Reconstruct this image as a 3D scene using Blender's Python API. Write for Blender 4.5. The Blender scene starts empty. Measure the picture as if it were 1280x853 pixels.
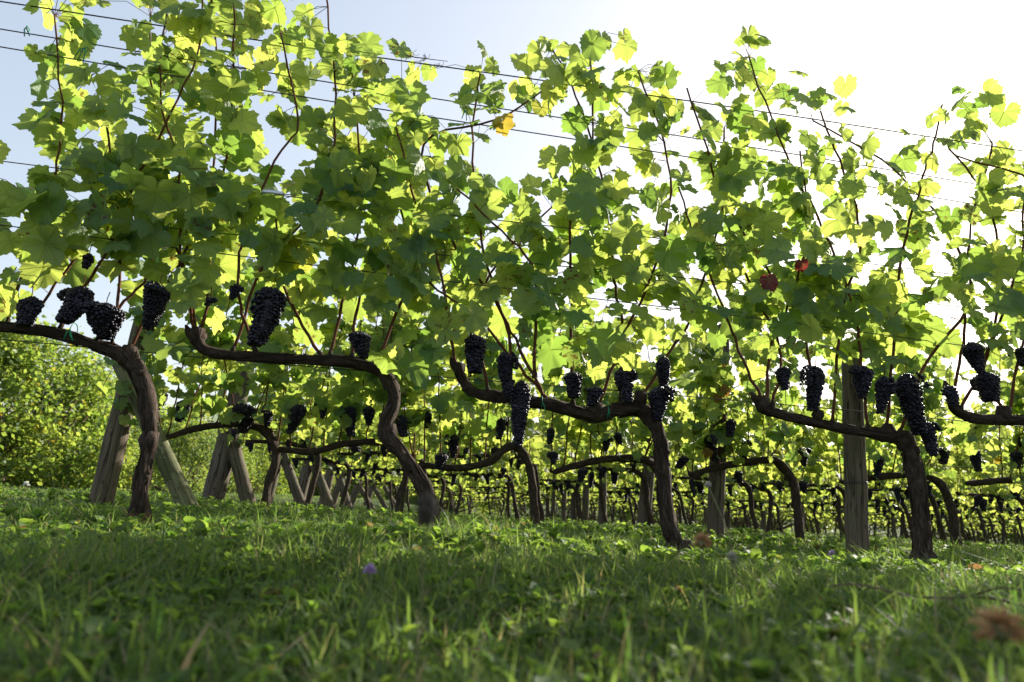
import bpy, math, random
import numpy as np
from mathutils import Vector, Matrix

random.seed(7)
RNG = np.random.default_rng(11)
S = bpy.context.scene
COL = S.collection
R = math.radians

# ------------------------------------------------------------------ camera
F_PX, CX, CY = 853.0, 640.0, 426.5           # focal length and centre in photo pixels (1280 wide)
CAM_H = 0.23
PITCH, ROLL = R(12.89), R(3.22)
fw = Vector((0, math.cos(PITCH), math.sin(PITCH)))
r0 = Vector((1, 0, 0)); u0 = Vector((0, -math.sin(PITCH), math.cos(PITCH)))
rt = r0 * math.cos(ROLL) + u0 * math.sin(ROLL)
up = -r0 * math.sin(ROLL) + u0 * math.cos(ROLL)
cam_d = bpy.data.cameras.new('camera')
cam = bpy.data.objects.new('camera', cam_d); COL.objects.link(cam)
m = Matrix.Identity(4)
for i in range(3):
    m[i][0] = rt[i]; m[i][1] = up[i]; m[i][2] = -fw[i]
m[2][3] = CAM_H
cam.matrix_world = m
cam_d.sensor_width = 36; cam_d.lens = 36 * F_PX / 1280
cam_d.clip_start = 0.02; cam_d.clip_end = 1500
cam_d.dof.use_dof = True; cam_d.dof.focus_distance = 3.7; cam_d.dof.aperture_fstop = 3.2
S.camera = cam

# ------------------------------------------------------------------ light
SUN_AZ, SUN_EL = R(44), R(25)                 # azimuth clockwise from +Y
W = bpy.data.worlds.new('World'); S.world = W; W.use_nodes = True
nt = W.node_tree; nt.nodes.clear()
sky = nt.nodes.new('ShaderNodeTexSky'); sky.sky_type = 'NISHITA'; sky.sun_disc = False
sky.sun_elevation = SUN_EL; sky.sun_rotation = SUN_AZ
sky.air_density = 1.0; sky.dust_density = 2.6; sky.ozone_density = 1.2
bg = nt.nodes.new('ShaderNodeBackground'); bg.inputs[1].default_value = 0.15
wo = nt.nodes.new('ShaderNodeOutputWorld')
hs = nt.nodes.new('ShaderNodeHueSaturation'); hs.inputs['Saturation'].default_value = .95; hs.inputs['Value'].default_value = 1.42
gm = nt.nodes.new('ShaderNodeGamma'); gm.inputs[1].default_value = .50        # gamma compresses the sky colours, evening out the glow towards the sun
nt.links.new(sky.outputs[0], gm.inputs[0]); nt.links.new(gm.outputs[0], hs.inputs['Color']); nt.links.new(hs.outputs[0], bg.inputs[0]); nt.links.new(bg.outputs[0], wo.inputs[0])
sl = bpy.data.lights.new('sun', 'SUN'); sl.energy = 5.0; sl.angle = R(0.55); sl.color = (1, .93, .82)
so = bpy.data.objects.new('sun', sl); COL.objects.link(so)
sd = Vector((math.sin(SUN_AZ) * math.cos(SUN_EL), math.cos(SUN_AZ) * math.cos(SUN_EL), math.sin(SUN_EL)))
so.rotation_euler = sd.to_track_quat('Z', 'Y').to_euler()
S.view_settings.view_transform = 'Standard'; S.view_settings.look = 'None'
S.view_settings.exposure = 1.25; S.view_settings.gamma = 1
S.render.engine = 'CYCLES'
cy = S.cycles
cy.max_bounces = 8; cy.diffuse_bounces = 3; cy.glossy_bounces = 2; cy.transmission_bounces = 4
cy.transparent_max_bounces = 6; cy.use_denoising = True
cy.sample_clamp_indirect = 6

# ------------------------------------------------------------------ geometry of the vineyard
ROW_A = R(8.4)                                # rows run 8.4 degrees off the picture plane
T = Vector((math.cos(ROW_A), math.sin(ROW_A), 0)); NRM = Vector((-math.sin(ROW_A), math.cos(ROW_A), 0))
ROW_Z = [3.24] + [5.35 + 2.06 * k for k in range(14)]
N_ROWS = len(ROW_Z)

def ray(x, y):
    return fw * F_PX + rt * (x - CX) - up * (y - CY)
def onrow(x, y, row=0, off=0.0):
    """point on the upright plane of a row (off metres behind it) that lies along the sight line"""
    d = ray(x, y); O = Vector((0, ROW_Z[row], 0)) + NRM * off; C = Vector((0, 0, CAM_H))
    k = (O - C).dot(NRM) / d.dot(NRM)
    return C + d * k
def at(x, y, dist):
    d = ray(x, y); return Vector((0, 0, CAM_H)) + d * (dist / d.y)
def slope(x, y):
    w = np.clip((x + 7) / 4.5, .35, 1); d = np.clip(y - 4.5, 0, 40)
    return -.022 * w * d * np.clip(d / 4, 0, 1)
def gz(x, y):
    """ground relief: small bumps, and the slope that falls gently away behind the front rows"""
    return (slope(x, y) + 0.018 * np.sin(x * 1.3 + y * .7) + 0.014 * np.sin(x * 2.9 - y * 1.7 + 1) +
            0.012 * np.sin(y * 2.3 + .5 * x + 2) + 0.008 * np.sin(x * 6.1 + 1.3) * np.sin(y * 5.3))

def row_pt(row, X, z=0.0, off=0.0):
    p = Vector((0, ROW_Z[row], 0)) + T * (X / T.x) + NRM * off
    return Vector((p.x, p.y, z + float(slope(p.x, p.y))))

# ------------------------------------------------------------------ mesh helpers
class Geo:
    def __init__(s):
        s.V = []; s.F = []; s.UV = []; s.C = []; s.M = []; s.n = 0
    def add(s, V, F, UV=None, C=None, mat=0):
        V = np.asarray(V, float); F = np.asarray(F, int)
        if F.ndim == 2 and F.shape[1] == 4:
            F = np.concatenate([F[:, [0, 1, 2]], F[:, [0, 2, 3]]])
        s.V.append(V); s.F.append(F + s.n); s.n += len(V)
        s.UV.append(np.zeros((len(V), 2)) if UV is None else np.asarray(UV, float))
        s.C.append(np.zeros((len(V), 4)) if C is None else np.broadcast_to(np.asarray(C, float), (len(V), 4)))
        s.M.append(np.full(len(F), mat))
    def mesh(s, name, mats, smooth=True, xf=None):
        V = np.concatenate(s.V); F = np.concatenate(s.F); UV = np.concatenate(s.UV); C = np.concatenate(s.C); M = np.concatenate(s.M)
        if xf is not None:
            A = np.array(xf); V = V @ A[:3, :3].T + A[:3, 3]
        me = bpy.data.meshes.new(name)
        me.vertices.add(len(V)); me.vertices.foreach_set('co', V.astype(np.float32).ravel())
        nf = len(F); me.loops.add(nf * 3); me.loops.foreach_set('vertex_index', F.astype(np.int32).ravel())
        me.polygons.add(nf); me.polygons.foreach_set('loop_start', np.arange(0, nf * 3, 3, dtype=np.int32))
        me.polygons.foreach_set('loop_total', np.full(nf, 3, dtype=np.int32))
        me.polygons.foreach_set('material_index', M.astype(np.int32))
        me.polygons.foreach_set('use_smooth', np.full(nf, smooth, dtype=bool))
        uvl = me.uv_layers.new(name='UVMap'); uvl.data.foreach_set('uv', UV[F.ravel()].astype(np.float32).ravel())
        ca = me.color_attributes.new('tint', 'FLOAT_COLOR', 'POINT'); ca.data.foreach_set('color', C.astype(np.float32).ravel())
        for mt in mats: me.materials.append(mt)
        me.update(calc_edges=True)
        return me

def link(name, me, parent=None):
    o = bpy.data.objects.new(name, me); COL.objects.link(o)
    if parent: o.parent = parent
    return o
def tag(o, label, cat, group=None, kind=None):
    if label: o['label'] = label
    if cat: o['category'] = cat
    if group: o['group'] = group
    if kind: o['kind'] = kind
    return o
def thing(name, label, cat, loc=(0, 0, 0), rz=0, group=None):
    o = bpy.data.objects.new(name, None); COL.objects.link(o)
    o.empty_display_size = .1
    o.location = loc; o.rotation_euler = (0, 0, rz)
    return tag(o, label, cat, group)

def smooth_path(P, seg=5):
    """Catmull-Rom through rows of [x y z radius]"""
    P = np.asarray(P, float)
    if len(P) < 3: 
        t = np.linspace(0, 1, seg + 1)[:, None]; return P[0] * (1 - t) + P[-1] * t
    Q = np.vstack([2 * P[0] - P[1], P, 2 * P[-1] - P[-2]]); out = []
    for i in range(1, len(Q) - 2):
        for k in range(seg):
            t = k / seg; a, b, c, d = Q[i - 1], Q[i], Q[i + 1], Q[i + 2]
            out.append(.5 * (2 * b + (c - a) * t + (2 * a - 5 * b + 4 * c - d) * t * t + (3 * b - a - 3 * c + d) * t ** 3))
    out.append(Q[-2]); return np.array(out)

def tube(g, P, sides=8, rough=0.0, seed=0, mat=0, C=None, cap=True, twist=0.0, ridges=0):
    """lofted tube along rows of [x y z r]"""
    P = np.asarray(P, float); n = len(P)
    tan = np.gradient(P[:, :3], axis=0); tan /= np.linalg.norm(tan, axis=1)[:, None] + 1e-9
    ref = np.array([0, 1., 0]) if abs(tan[0][1]) < .9 else np.array([1., 0, 0])
    u = np.cross(tan[0], ref); u /= np.linalg.norm(u)
    L = np.concatenate([[0], np.cumsum(np.linalg.norm(np.diff(P[:, :3], axis=0), axis=1))])
    th = np.linspace(0, 2 * np.pi, sides + 1)
    rg = np.random.default_rng(seed); ph = rg.uniform(0, 6.28, 8)
    V = []; UV = []
    for i in range(n):
        u = u - tan[i] * np.dot(u, tan[i]); u /= np.linalg.norm(u) + 1e-9; w = np.cross(tan[i], u)
        s = L[i]
        rr = np.ones(sides + 1)
        if rough:
            a = th + twist * s
            rr += rough * (.5 * np.sin(3 * a + ph[0] + 9 * s) + .35 * np.sin(5 * a + ph[1] - 14 * s) + .4 * np.sin(2 * a + ph[2] + 31 * s)
                           + .3 * np.sin(ph[3] + 47 * s) + .35 * np.sin(23 * s + ph[4]))
            if ridges: rr += rough * .55 * np.sign(np.sin(ridges * a + ph[5] + 1.5 * np.sin(8 * s))) * (0.6 + .4 * np.sin(60 * s + 3 * a))
        V.append(P[i, :3] + P[i, 3] * rr[:, None] * (np.cos(th)[:, None] * u + np.sin(th)[:, None] * w))
        UV.append(np.stack([th / 6.2832, np.full(sides + 1, s)], 1))
    V = np.concatenate(V); UV = np.concatenate(UV)
    k = sides + 1
    i = np.arange(n - 1)[:, None] * k; j = np.arange(sides)[None]
    F = np.stack([i + j, i + j + 1, i + j + 1 + k, i + j + k], -1).reshape(-1, 4)
    F = np.concatenate([F[:, [0, 1, 2]], F[:, [0, 2, 3]]])
    if cap:
        V = np.vstack([V, P[0, :3], P[-1, :3]]); UV = np.vstack([UV, [0, 0], [0, L[-1]]])
        j = np.arange(sides)
        F = np.vstack([F, np.stack([j + 1, j, np.full(sides, n * k)], 1), np.stack([(n - 1) * k + j, (n - 1) * k + j + 1, np.full(sides, n * k + 1)], 1)])
    g.add(V, F, UV, C, mat)

# ------------------------------------------------------------------ materials
class NT:
    def __init__(s, name):
        s.m = bpy.data.materials.new(name); s.m.use_nodes = True; s.t = s.m.node_tree; s.t.nodes.clear()
        s.out = s.n('ShaderNodeOutputMaterial')
    def n(s, ty, **kw):
        x = s.t.nodes.new(ty)
        for k, v in kw.items(): setattr(x, k, v)
        return x
    def l(s, a, b): s.t.links.new(a, b)
    def put(s, sock, v):
        if isinstance(v, bpy.types.NodeSocket): s.l(v, sock)
        else: sock.default_value = v
    def math(s, op, a, b=0.0, c=None):
        x = s.n('ShaderNodeMath', operation=op); s.put(x.inputs[0], a); s.put(x.inputs[1], b)
        if c is not None: s.put(x.inputs[2], c)
        return x.outputs[0]
    def mix(s, f, a, b):
        x = s.n('ShaderNodeMix', data_type='RGBA'); s.put(x.inputs[0], f); s.put(x.inputs[6], a); s.put(x.inputs[7], b)
        return x.outputs[2]
    def noise(s, vec, scale, detail=3, rough=.55):
        x = s.n('ShaderNodeTexNoise'); s.put(x.inputs['Scale'], scale); x.inputs['Detail'].default_value = detail
        x.inputs['Roughness'].default_value = rough
        if vec is not None: s.l(vec, x.inputs['Vector'])
        return x.outputs[0]
    def ramp(s, f, stops):
        x = s.n('ShaderNodeValToRGB'); s.l(f, x.inputs[0]); e = x.color_ramp.elements
        while len(e) < len(stops): e.new(.5)
        for q, (p, c) in zip(e, stops):
            q.position = p; q.color = c if len(c) == 4 else (*c, 1)
        return x.outputs[0]
    def bump(s, h, strength, dist):
        x = s.n('ShaderNodeBump'); s.l(h, x.inputs['Height']); x.inputs['Strength'].default_value = strength; x.inputs['Distance'].default_value = dist
        return x.outputs[0]
    def mapping(s, vec, scale):
        x = s.n('ShaderNodeMapping'); s.l(vec, x.inputs[0]); x.inputs['Scale'].default_value = scale
        return x.outputs[0]

def rgb(*c): return (*c, 1.0)

def leaf_mat(name, dk, lt, tdk, tlt, veins=True, trans=.5, rough=.45, spec=.35, autumn=(.34, .30, .04)):
    q = NT(name)
    at_ = q.n('ShaderNodeAttribute', attribute_name='tint')
    sep = q.n('ShaderNodeSeparateColor'); q.l(at_.outputs['Color'], sep.inputs[0])
    ra, au, va = sep.outputs[0], sep.outputs[1], sep.outputs[2]
    geo = q.n('ShaderNodeTexCoord'); uv = geo.outputs['UV']
    c = q.mix(ra, rgb(*dk), rgb(*lt)); t = q.mix(ra, rgb(*tdk), rgb(*tlt))
    n1 = q.noise(geo.outputs['Object'], 38, 3)
    blot = q.math('MULTIPLY_ADD', n1, .5, .72)
    if veins:
        sx = q.n('ShaderNodeSeparateXYZ'); q.l(uv, sx.inputs[0]); X, Y = sx.outputs[0], sx.outputs[1]
        AX = q.math('ABSOLUTE', X); best = None
        for a in (0, 52, 112):
            sa, ca = math.sin(R(a)), math.cos(R(a))
            d = q.math('ABSOLUTE', q.math('SUBTRACT', q.math('MULTIPLY', AX, ca), q.math('MULTIPLY', Y, sa)))
            al = q.math('ADD', q.math('MULTIPLY', AX, sa), q.math('MULTIPLY', Y, ca))
            # main vein
            v1 = q.math('LESS_THAN', d, .022)
            # side veins: stripes leaving the main vein at an angle, only near it
            st = q.math('FRACT', q.math('MULTIPLY', q.math('SUBTRACT', al, q.math('MULTIPLY', d, .8)), 5.5))
            v2 = q.math('MULTIPLY', q.math('LESS_THAN', st, .09), q.math('LESS_THAN', d, .26 if a else .30))
            v = q.math('MULTIPLY', q.math('MAXIMUM', v1, q.math('MULTIPLY', v2, .55)), q.math('GREATER_THAN', al, 0))
            best = v if best is None else q.math('MAXIMUM', best, v)
        c = q.mix(q.math('MULTIPLY', best, .35), c, rgb(.16, .22, .06))
        t = q.mix(q.math('MULTIPLY', best, .45), t, rgb(.20, .30, .03))
    # autumn yellowing, and browned edges on some leaves
    au2 = q.math('MULTIPLY', au, q.math('GREATER_THAN', n1, .38))
    c = q.mix(au2, c, rgb(*autumn)); t = q.mix(au2, t, rgb(autumn[0] * 1.5, autumn[1] * 1.2, autumn[2]))
    brown = q.math('MULTIPLY', q.math('GREATER_THAN', n1, .60), va)
    c = q.mix(brown, c, rgb(.13, .06, .025)); t = q.mix(brown, t, rgb(.16, .06, .015))
    mul = q.n('ShaderNodeVectorMath', operation='SCALE'); q.l(c, mul.inputs[0]); q.l(blot, mul.inputs['Scale'])
    pb = q.n('ShaderNodeBsdfPrincipled'); q.l(mul.outputs[0], pb.inputs['Base Color']); pb.inputs['Roughness'].default_value = rough
    pb.inputs['Specular IOR Level'].default_value = spec
    q.l(q.bump(q.noise(uv, 9, 2), .5, .01), pb.inputs['Normal'])
    tr = q.n('ShaderNodeBsdfTranslucent'); q.l(t, tr.inputs[0])
    mx = q.n('ShaderNodeMixShader'); mx.inputs[0].default_value = trans
    q.l(pb.outputs[0], mx.inputs[1]); q.l(tr.outputs[0], mx.inputs[2]); q.l(mx.outputs[0], q.out.inputs[0])
    return q.m

M_LEAF = leaf_mat('vine_leaf', (.050, .125, .058), (.11, .205, .085), (.27, .44, .06), (.78, .85, .15))
M_LEAF_FAR = leaf_mat('vine_leaf_far', (.046, .105, .042), (.11, .19, .065), (.32, .46, .06), (.78, .84, .14), veins=False)
M_RED = leaf_mat('red_leaf', (.10, .014, .02), (.14, .02, .02), (.20, .02, .03), (.34, .04, .03))
M_HEDGE = leaf_mat('hedge_leaf', (.06, .11, .032), (.20, .26, .065), (.26, .42, .05), (.60, .68, .10), veins=False, trans=.42)
M_GRASS = leaf_mat('grass', (.026, .055, .017), (.088, .135, .045), (.13, .28, .04), (.44, .60, .10), veins=False, trans=.40, autumn=(.30, .26, .15), rough=.6, spec=.2)
M_WEED = leaf_mat('ground_leaf', (.042, .088, .022), (.12, .18, .045), (.20, .38, .04), (.44, .60, .07), veins=False, trans=.40, rough=.55, spec=.3, autumn=(.24, .16, .07))

def bark_mat(name, a, b, c, sc=1.0, bump=.9):
    q = NT(name); tc = q.n('ShaderNodeTexCoord')
    mp = q.mapping(tc.outputs['UV'], (14 * sc, 9 * sc, 1)); n1 = q.noise(mp, 2.2, 6, .68)
    n2 = q.noise(tc.outputs['Object'], 22, 4)
    mp2 = q.mapping(tc.outputs['UV'], (38 * sc, 14 * sc, 1)); n3 = q.noise(mp2, 1.6, 3)
    col = q.ramp(n1, [(.33, a), (.52, b), (.72, c)])
    col = q.mix(q.math('MULTIPLY', n2, .45), col, rgb(*a))
    pb = q.n('ShaderNodeBsdfPrincipled'); q.l(col, pb.inputs['Base Color']); pb.inputs['Roughness'].default_value = .92
    pb.inputs['Specular IOR Level'].default_value = .15
    q.l(q.bump(q.math('ADD', n1, q.math('MULTIPLY', n3, .6)), bump, .02), pb.inputs['Normal'])
    q.l(pb.outputs[0], q.out.inputs[0]); return q.m
M_BARK = bark_mat('vine_bark', (.020, .014, .010), (.085, .060, .045), (.22, .17, .135))
M_BARK_RED = bark_mat('vine_root_bark', (.05, .022, .016), (.17, .075, .05), (.30, .16, .11))
M_CANE = bark_mat('cane_bark', (.075, .028, .016), (.15, .06, .032), (.20, .10, .05), 1, .3)
M_TWIG = bark_mat('twig_bark', (.08, .05, .035), (.16, .11, .08), (.25, .18, .13), 1, .3)

def wood_mat(name, a, b, c, moss=.0):
    q = NT(name); tc = q.n('ShaderNodeTexCoord')
    mp = q.mapping(tc.outputs['UV'], (26, 1.6, 1)); n1 = q.noise(mp, 1.6, 6, .65)
    mp2 = q.mapping(tc.outputs['UV'], (9, .9, 1)); n2 = q.noise(mp2, 1.2, 3)
    n3 = q.noise(tc.outputs['Object'], 7, 4)
    col = q.ramp(n1, [(.30, a), (.5, b), (.75, c)])
    crack = q.math('LESS_THAN', q.math('ABSOLUTE', q.math('SUBTRACT', n2, .5)), .012)
    col = q.mix(q.math('MULTIPLY', crack, .85), col, rgb(.012, .01, .008))
    col = q.mix(q.math('MULTIPLY', q.math('GREATER_THAN', n3, .55), moss), col, rgb(.09, .10, .045))
    # knots
    vo = q.n('ShaderNodeTexVoronoi'); q.l(q.mapping(tc.outputs['UV'], (4, 2.2, 1)), vo.inputs['Vector']); vo.inputs['Scale'].default_value = 1.3
    kn = q.math('LESS_THAN', vo.outputs['Distance'], .07)
    col = q.mix(q.math('MULTIPLY', kn, .7), col, rgb(.03, .022, .016))
    pb = q.n('ShaderNodeBsdfPrincipled'); q.l(col, pb.inputs['Base Color']); pb.inputs['Roughness'].default_value = .85
    pb.inputs['Specular IOR Level'].default_value = .2
    q.l(q.bump(q.math('SUBTRACT', n1, crack), .6, .008), pb.inputs['Normal'])
    q.l(pb.outputs[0], q.out.inputs[0]); return q.m
M_WOOD = wood_mat('weathered_post_wood', (.062, .048, .032), (.125, .099, .070), (.21, .172, .128), .3)
M_WOOD_DK = wood_mat('dark_post_wood', (.06, .045, .035), (.12, .095, .075), (.19, .155, .125), .3)
M_WOOD_GR = wood_mat('green_stained_wood', (.10, .10, .05), (.19, .19, .10), (.28, .27, .16), .8)

def simple(name, col, rough=.5, metal=0, bumps=None, trans=0, spec=.5):
    q = NT(name); tc = q.n('ShaderNodeTexCoord'); n = q.noise(tc.outputs['Object'], bumps or 60, 3)
    c = q.mix(n, rgb(*[v * .75 for v in col]), rgb(*[min(1, v * 1.2) for v in col]))
    pb = q.n('ShaderNodeBsdfPrincipled'); q.l(c, pb.inputs['Base Color']); pb.inputs['Roughness'].default_value = rough
    pb.inputs['Metallic'].default_value = metal; pb.inputs['Specular IOR Level'].default_value = spec
    if trans:
        tr = q.n('ShaderNodeBsdfTranslucent'); q.l(c, tr.inputs[0]); mx = q.n('ShaderNodeMixShader'); mx.inputs[0].default_value = trans
        q.l(pb.outputs[0], mx.inputs[1]); q.l(tr.outputs[0], mx.inputs[2]); q.l(mx.outputs[0], q.out.inputs[0])
    else: q.l(pb.outputs[0], q.out.inputs[0])
    return q.m
M_WIRE = simple('galvanised_wire', (.05, .05, .055), .5, .3)
M_STEEL = simple('tensioner_steel', (.62, .64, .68), .35, .7)
M_TIE = simple('green_plastic', (.02, .30, .16), .4, trans=.35)
M_PURPLE = simple('clover_petals', (.50, .32, .62), .6, trans=.3, bumps=300)
M_DRY = simple('dry_seed', (.50, .28, .12), .8, trans=.35, bumps=200)
M_SEEDDK = simple('dark_seed', (.045, .035, .025), .8, bumps=200)
M_SEEDPALE = simple('pale_seed', (.42, .38, .32), .8, trans=.3, bumps=200)
M_STEM = simple('weed_stem', (.16, .17, .07), .6, trans=.2)
M_WHITE = simple('white_petal', (.75, .75, .72), .6, trans=.3)

def grape_mat():
    q = NT('grape_skin'); tc = q.n('ShaderNodeTexCoord'); n = q.noise(tc.outputs['Object'], 70, 3)
    a = q.n('ShaderNodeAttribute', attribute_name='tint'); sep = q.n('ShaderNodeSeparateColor'); q.l(a.outputs['Color'], sep.inputs[0])
    c = q.ramp(q.math('MULTIPLY', q.math('ADD', n, sep.outputs[0]), .5), [(.25, (.006, .004, .008)), (.62, (.014, .012, .024)), (.9, (.05, .05, .08))])
    pb = q.n('ShaderNodeBsdfPrincipled'); q.l(c, pb.inputs['Base Color']); pb.inputs['Roughness'].default_value = .42
    pb.inputs['Specular IOR Level'].default_value = .26
    q.l(pb.outputs[0], q.out.inputs[0]); return q.m
M_GRAPE = grape_mat()

def ground_mat():
    q = NT('meadow_soil'); tc = q.n('ShaderNodeTexCoord'); P = tc.outputs['Object']
    n1 = q.noise(P, .6, 5); n2 = q.noise(P, 14, 4); n3 = q.noise(P, 90, 3)
    c = q.ramp(n2, [(.3, (.022, .034, .010)), (.5, (.035, .055, .016)), (.7, (.06, .078, .026))])
    c = q.mix(q.math('MULTIPLY', q.math('GREATER_THAN', n3, .56), .35), c, rgb(.10, .085, .045))
    c = q.mix(q.math('MULTIPLY', n1, .4), c, rgb(.06, .08, .03))
    pb = q.n('ShaderNodeBsdfPrincipled'); q.l(c, pb.inputs['Base Color']); pb.inputs['Roughness'].default_value = .95
    pb.inputs['Specular IOR Level'].default_value = .1
    q.l(q.bump(q.math('ADD', n2, n3), .8, .03), pb.inputs['Normal'])
    q.l(pb.outputs[0], q.out.inputs[0]); return q.m
M_GROUND = ground_mat()

# ------------------------------------------------------------------ ground
def build_ground():
    xs = np.concatenate([-np.geomspace(450, 12, 12), np.linspace(-11, 14, 120), np.geomspace(15, 450, 12)])
    ys = np.concatenate([-np.geomspace(300, 3, 8), np.linspace(-2, 16, 90), np.linspace(17, 60, 30), np.geomspace(65, 900, 10)])
    X, Y = np.meshgrid(xs, ys); fade = np.clip(1.3 - np.hypot(X, Y) / 60, 0, 1)
    Z = (gz(X, Y) - slope(X, Y)) * fade + slope(X, Y)
    V = np.stack([X, Y, Z], -1).reshape(-1, 3); nx = len(xs)
    i = np.arange(len(ys) - 1)[:, None] * nx; j = np.arange(nx - 1)[None]
    F = np.stack([i + j, i + j + 1, i + j + 1 + nx, i + j + nx], -1).reshape(-1, 4)
    g = Geo(); g.add(V, F)
    tag(link('ground', g.mesh('ground', [M_GROUND])), None, None, kind='structure')
build_ground()

# ------------------------------------------------------------------ leaves
def leaf_template(seed, N=40, rings=(.5, 1.0)):
    rg = np.random.default_rng(seed)
    ang = [0, 16, 30, 42, 54, 68, 84, 98, 114, 132, 150, 165, 176, 180]
    rad = [1.04, .90, .79, .83, .94, .85, .74, .78, .86, .77, .71, .61, .44, .12]
    th = np.linspace(-180, 180, N + 1)[:-1] + 180 / N
    w = rg.normal(0, .055, len(rad))
    r = np.interp(np.abs(th), ang, np.array(rad) + w * (np.array(ang) < 160))
    ser = .052 if N > 20 else 0
    r = r * (1 + ser * np.where(np.arange(N) % 2 == 0, 1, -1) + rg.normal(0, .02, N)) * (1 + .05 * np.sign(th))
    a = np.radians(th)
    V = [[0, 0, 0]]; cup = rg.uniform(-.3, .15); fold = rg.uniform(-.05, .34); droop = rg.uniform(.0, .34); ph = rg.uniform(0, 6, 2)
    for f in rings:
        x = np.sin(a) * r * f; y = np.cos(a) * r * f
        z = -fold * np.abs(x) * .8 + cup * (x * x + y * y) - droop * np.maximum(y, 0) ** 2 + .075 * f * np.sin(5 * a + ph[0]) + .05 * f * f * np.sin(9 * a + ph[1])
        V += list(np.stack([x, y, z], 1))
    V = np.array(V); j = np.arange(N); jn = (j + 1) % N
    F = [np.stack([np.zeros(N, int), 1 + jn, 1 + j], 1)[:-1]]          # last wedge is the open petiole sinus
    for q in range(len(rings) - 1):
        o = 1 + q * N; p = o + N
        F.append(np.stack([o + j, o + jn, p + jn], 1)[:-1]); F.append(np.stack([o + j, p + jn, p + j], 1)[:-1])
    return V, np.concatenate(F)
T_HI = [leaf_template(i, 40) for i in range(12)]
T_MD = [leaf_template(20 + i, 24) for i in range(4)]
T_LO = [leaf_template(40 + i, 11, (1.0,)) for i in range(4)]

def frame(n, t):
    n = n / (np.linalg.norm(n, axis=1)[:, None] + 1e-9)
    t = t - n * (t * n).sum(1)[:, None]; t /= np.linalg.norm(t, axis=1)[:, None] + 1e-9
    return np.stack([np.cross(t, n), t, n], -1)             # columns x(right) y(tip) z(normal)

def place(g, temps, P, Rm, sc, tint, mat=0, rg=RNG):
    """P (k,3), Rm (k,3,3), sc (k,), tint (k,4)"""
    which = rg.integers(0, len(temps), len(P))
    for w, (V, F) in enumerate(temps):
        s = np.where(which == w)[0]
        if not len(s): continue
        Vw = np.einsum('kij,vj->kvi', Rm[s], V) * sc[s, None, None] + P[s][:, None]
        Fw = (F[None] + (np.arange(len(s)) * len(V))[:, None, None]).reshape(-1, 3)
        g.add(Vw.reshape(-1, 3), Fw, np.tile(V[:, :2], (len(s), 1)), np.repeat(tint[s], len(V), 0), mat)

def leaf_frames(k, rg, nrm, sunny=0.0):
    """blades hang tip-down from the stalk and mostly face out of the row, tilted to the sky"""
    nrm = np.array(nrm); side = np.where(rg.random(k) < .62, -1, 1)
    n = side[:, None] * nrm[None] * rg.uniform(.35, 1.1, k)[:, None] + np.array([0, 0, 1]) * rg.uniform(0, .9, k)[:, None] + rg.normal(0, .42, (k, 3))
    t = np.array([0, 0, -1.]) + rg.normal(0, .55, (k, 3)) + side[:, None] * nrm[None] * .25
    return frame(n, t)

def tints(k, rg, autumn=.004, brown=.14):
    t = np.zeros((k, 4)); t[:, 0] = np.clip(rg.normal(.45, .28, k), 0, 1)
    t[:, 1] = (rg.random(k) < autumn) * rg.uniform(.3, 1, k); t[:, 2] = (rg.random(k) < brown) * rg.uniform(.4, 1, k); t[:, 3] = 1
    return t

def stalks(g, A, B, r=.0014, mat=0):
    """thin three-sided leaf stalks from A to B"""
    d = B - A; L = np.linalg.norm(d, axis=1)[:, None] + 1e-9; d = d / L
    u = np.cross(d, [0.3, .8, .52]); u /= np.linalg.norm(u, axis=1)[:, None] + 1e-9; w = np.cross(d, u)
    M_ = (A + B) / 2 + np.array([0, 0, 1.]) * L * .12
    V = []
    for c in (A, M_, B):
        for q in range(3):
            a = q * 2.0944; V.append(c + r * (math.cos(a) * u + math.sin(a) * w))
    V = np.stack(V, 1); k = len(A); F = []
    for lv in (0, 3):
        for q in range(3):
            q2 = (q + 1) % 3; F += [[lv + q, lv + q2, lv + 3 + q2], [lv + q, lv + 3 + q2, lv + 3 + q]]
    F = np.array(F); Fw = (F[None] + (np.arange(k) * 9)[:, None, None]).reshape(-1, 3)
    g.add(V.reshape(-1, 3), Fw, np.tile([.3, .1], (k * 9, 1)), None, mat)

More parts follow.
